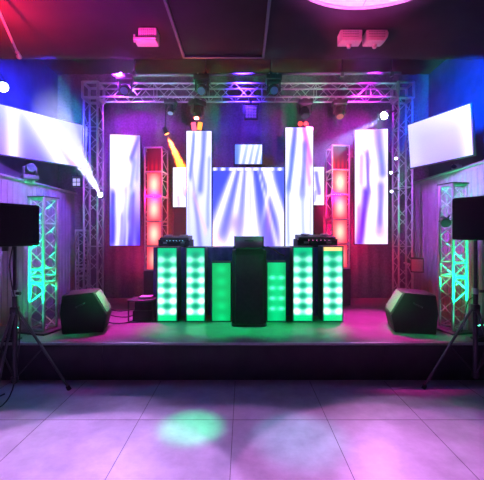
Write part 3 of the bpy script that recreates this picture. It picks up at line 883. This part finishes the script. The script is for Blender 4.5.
# backdrop
spot((-2.0, 5.5, 4.3), (.42, .03, 1.), 1900, (-2.0, 6.95, 3.3), 70)
spot((2.1, 5.5, 4.3), (.6, .01, .8), 900, (2.3, 6.95, 3.2), 70)
spot((0, 5.5, 4.4), (.09, .02, 1.), 800, (0, 6.95, 3.4), 70)
spot((1.75, 6.3, 1.6), (1., .0, .12), 220, (2.0, 6.95, 1.7), 120)  # red spots from here on are added: the towers' halo on the drape
spot((-1.9, 6.3, 1.2), (1., .0, .18), 40, (-2.0, 6.95, 1.4), 120)
spot((-1.6, 6.05, 2.4), (1., .0, .15), 160, (-1.75, 6.95, 2.2), 90)
spot((1.6, 6.05, 2.4), (1., .0, .2), 200, (1.95, 6.95, 2.1), 90)
spot((-1.35, 5.5, 4.1), (1., .0, .12), 1500, (-1.57, 6.4, 2.3), 30)  # added red spots aimed at the towers, imitating their own glow
spot((1.5, 5.5, 4.1), (1., .0, .14), 1900, (1.75, 6.4, 2.2), 32)
# side walls
spot((-2.4, 4.5, 3.9), (.03, .03, 1.), 2200, (-3.6, 5.6, 3.5), 84)
spot((2.6, 4.3, 3.7), (.0, .07, 1.), 2300, (3.6, 5.4, 3.6), 84)
spot((1.0, 3.5, 3.7), (.5, .06, 1.), 2900, (3.3, 5.3, 2.4), 40)
spot((-1.0, 3.5, 3.7), (.4, .12, 1.), 2600, (-3.3, 5.2, 2.2), 46)
spot((2.2, 5.4, 1.3), (1., .01, .06), 50, (3.3, 5.9, 1.1), 110)
# red and magenta on the house ceiling
spot((-2.75, 3.1, 3.35), (1., .01, .05), 1500, (-2.7, 3.2, 3.99), 140, 1)
spot((-1.4, 2.8, 2.9), (.5, .01, .5), 400, (-1.6, 3.2, 3.99), 130, 1)
spot((1.0, 2.2, 2.7), (1., .12, .8), 1300, (1.1, 2.8, 3.9), 56, .6)
spot((.3, 3.3, 3.1), (1., .05, .2), 260, (1.3, 3.9, 3.9), 40, 1)
spot((-.9, 3.2, 3.2), (1., .05, .25), 200, (-1.05, 3.9, 3.9), 30, 1)
# added green spots that imitate booth spill on the floor monitors
for sx in (-1, 1): spot((sx * 1.35, 4.55, 1.5), (0, 1., .25), 260, (sx * 1.98, 4.6, .82), 40)
# added spots from the house side, tinting the truss beam and legs
spot((-1.5, 3.6, 3.5), (.6, .06, 1.), 600, (-1.6, 6.08, 4.0), 42)
spot((1.2, 3.6, 3.5), (.9, .04, .6), 600, (1.4, 6.08, 4.0), 42)
spot((-1.0, 3.6, 3.2), (.6, .03, 1.), 450, (XL, 6.08, 2.6), 26)
spot((1.0, 3.6, 3.2), (.7, .05, .9), 450, (XR, 6.08, 2.6), 26)
# the blue lamp by the left television
ql = P(1, 85, 4.9)
spot(ql + Vector((.1, -.06, -.09)), (.1, .2, 1.), 260, ql + Vector((.8, -.4, -.9)), 70, .5, .03)

# haze hanging over the stage
hz = MB(); hz.box((0, 5.15, 2.62), (2 * WX - .02, 3.5, 4.3))
mh = bpy.data.materials.new('thin_stage_haze'); mh.use_nodes = True
nt = mh.node_tree; nt.nodes.remove(nt.nodes['Principled BSDF'])
vs = nt.nodes.new('ShaderNodeVolumeScatter'); vs.inputs['Density'].default_value = .0105; vs.inputs['Anisotropy'].default_value = .3
nt.links.new(vs.outputs[0], nt.nodes['Material Output'].inputs['Volume'])
tag(hz.build('haze', mh), 'thin theatrical haze hanging over the stage', 'haze', kind='stuff')

GROUPS = {'led_screen': 'LED screens behind the booth', 'led_column': 'green LED columns of the booth front', 'moving_head_light': 'moving head lights around the stage',
          'par_light': 'small spotlights around the stage', 'truss_totem': 'freestanding truss towers', 'light_tower': 'red light towers', 'television': 'wall televisions',
          'speaker_stand': 'tripod speaker stands', 'loudspeaker': 'loudspeakers on tripods', 'floor_monitor': 'floor monitors', 'dj_deck': 'DJ decks on the booth',
          'ceiling_speaker': 'box speakers on the ceiling', 'cable': 'black cables', 'uplight': 'green uplights', 'strobe_lamp': 'strobe lamps on the tall screens', 'led_matrix_lamp': 'square matrix lamps'}
for o in list(C.objects):
    if o.parent is None and o.get('label') and o.name.split('.')[0] in GROUPS: o['group'] = GROUPS[o.name.split('.')[0]]

# world
w = bpy.data.worlds.new('dim_world'); bpy.context.scene.world = w; w.use_nodes = True
w.node_tree.nodes['Background'].inputs[0].default_value = (.16, .08, .3, 1); w.node_tree.nodes['Background'].inputs[1].default_value = .0


# camera
cd = bpy.data.cameras.new('camera'); cam = bpy.data.objects.new('camera', cd); C.objects.link(cam)
cam.location = (0, 0, EYE); cam.rotation_euler = (R(90), 0, 0)
cd.sensor_fit = 'HORIZONTAL'; cd.sensor_width = 36; cd.lens = 36 * F / 484
cd.shift_x = (242 - CX) / 484; cd.shift_y = -(240 - HY) / 484
bpy.context.scene.camera = cam
vs_ = bpy.context.scene.view_settings
bpy.context.scene.display_settings.display_device = 'sRGB'
vs_.view_transform = 'Standard'; vs_.look = 'None'; vs_.exposure = 0; vs_.gamma = 1; vs_.use_curve_mapping = False
cy = bpy.context.scene.cycles
cy.max_bounces = 6; cy.diffuse_bounces = 3; cy.glossy_bounces = 3; cy.volume_bounces = 1
cy.use_denoising = True
cy.sample_clamp_indirect = 6
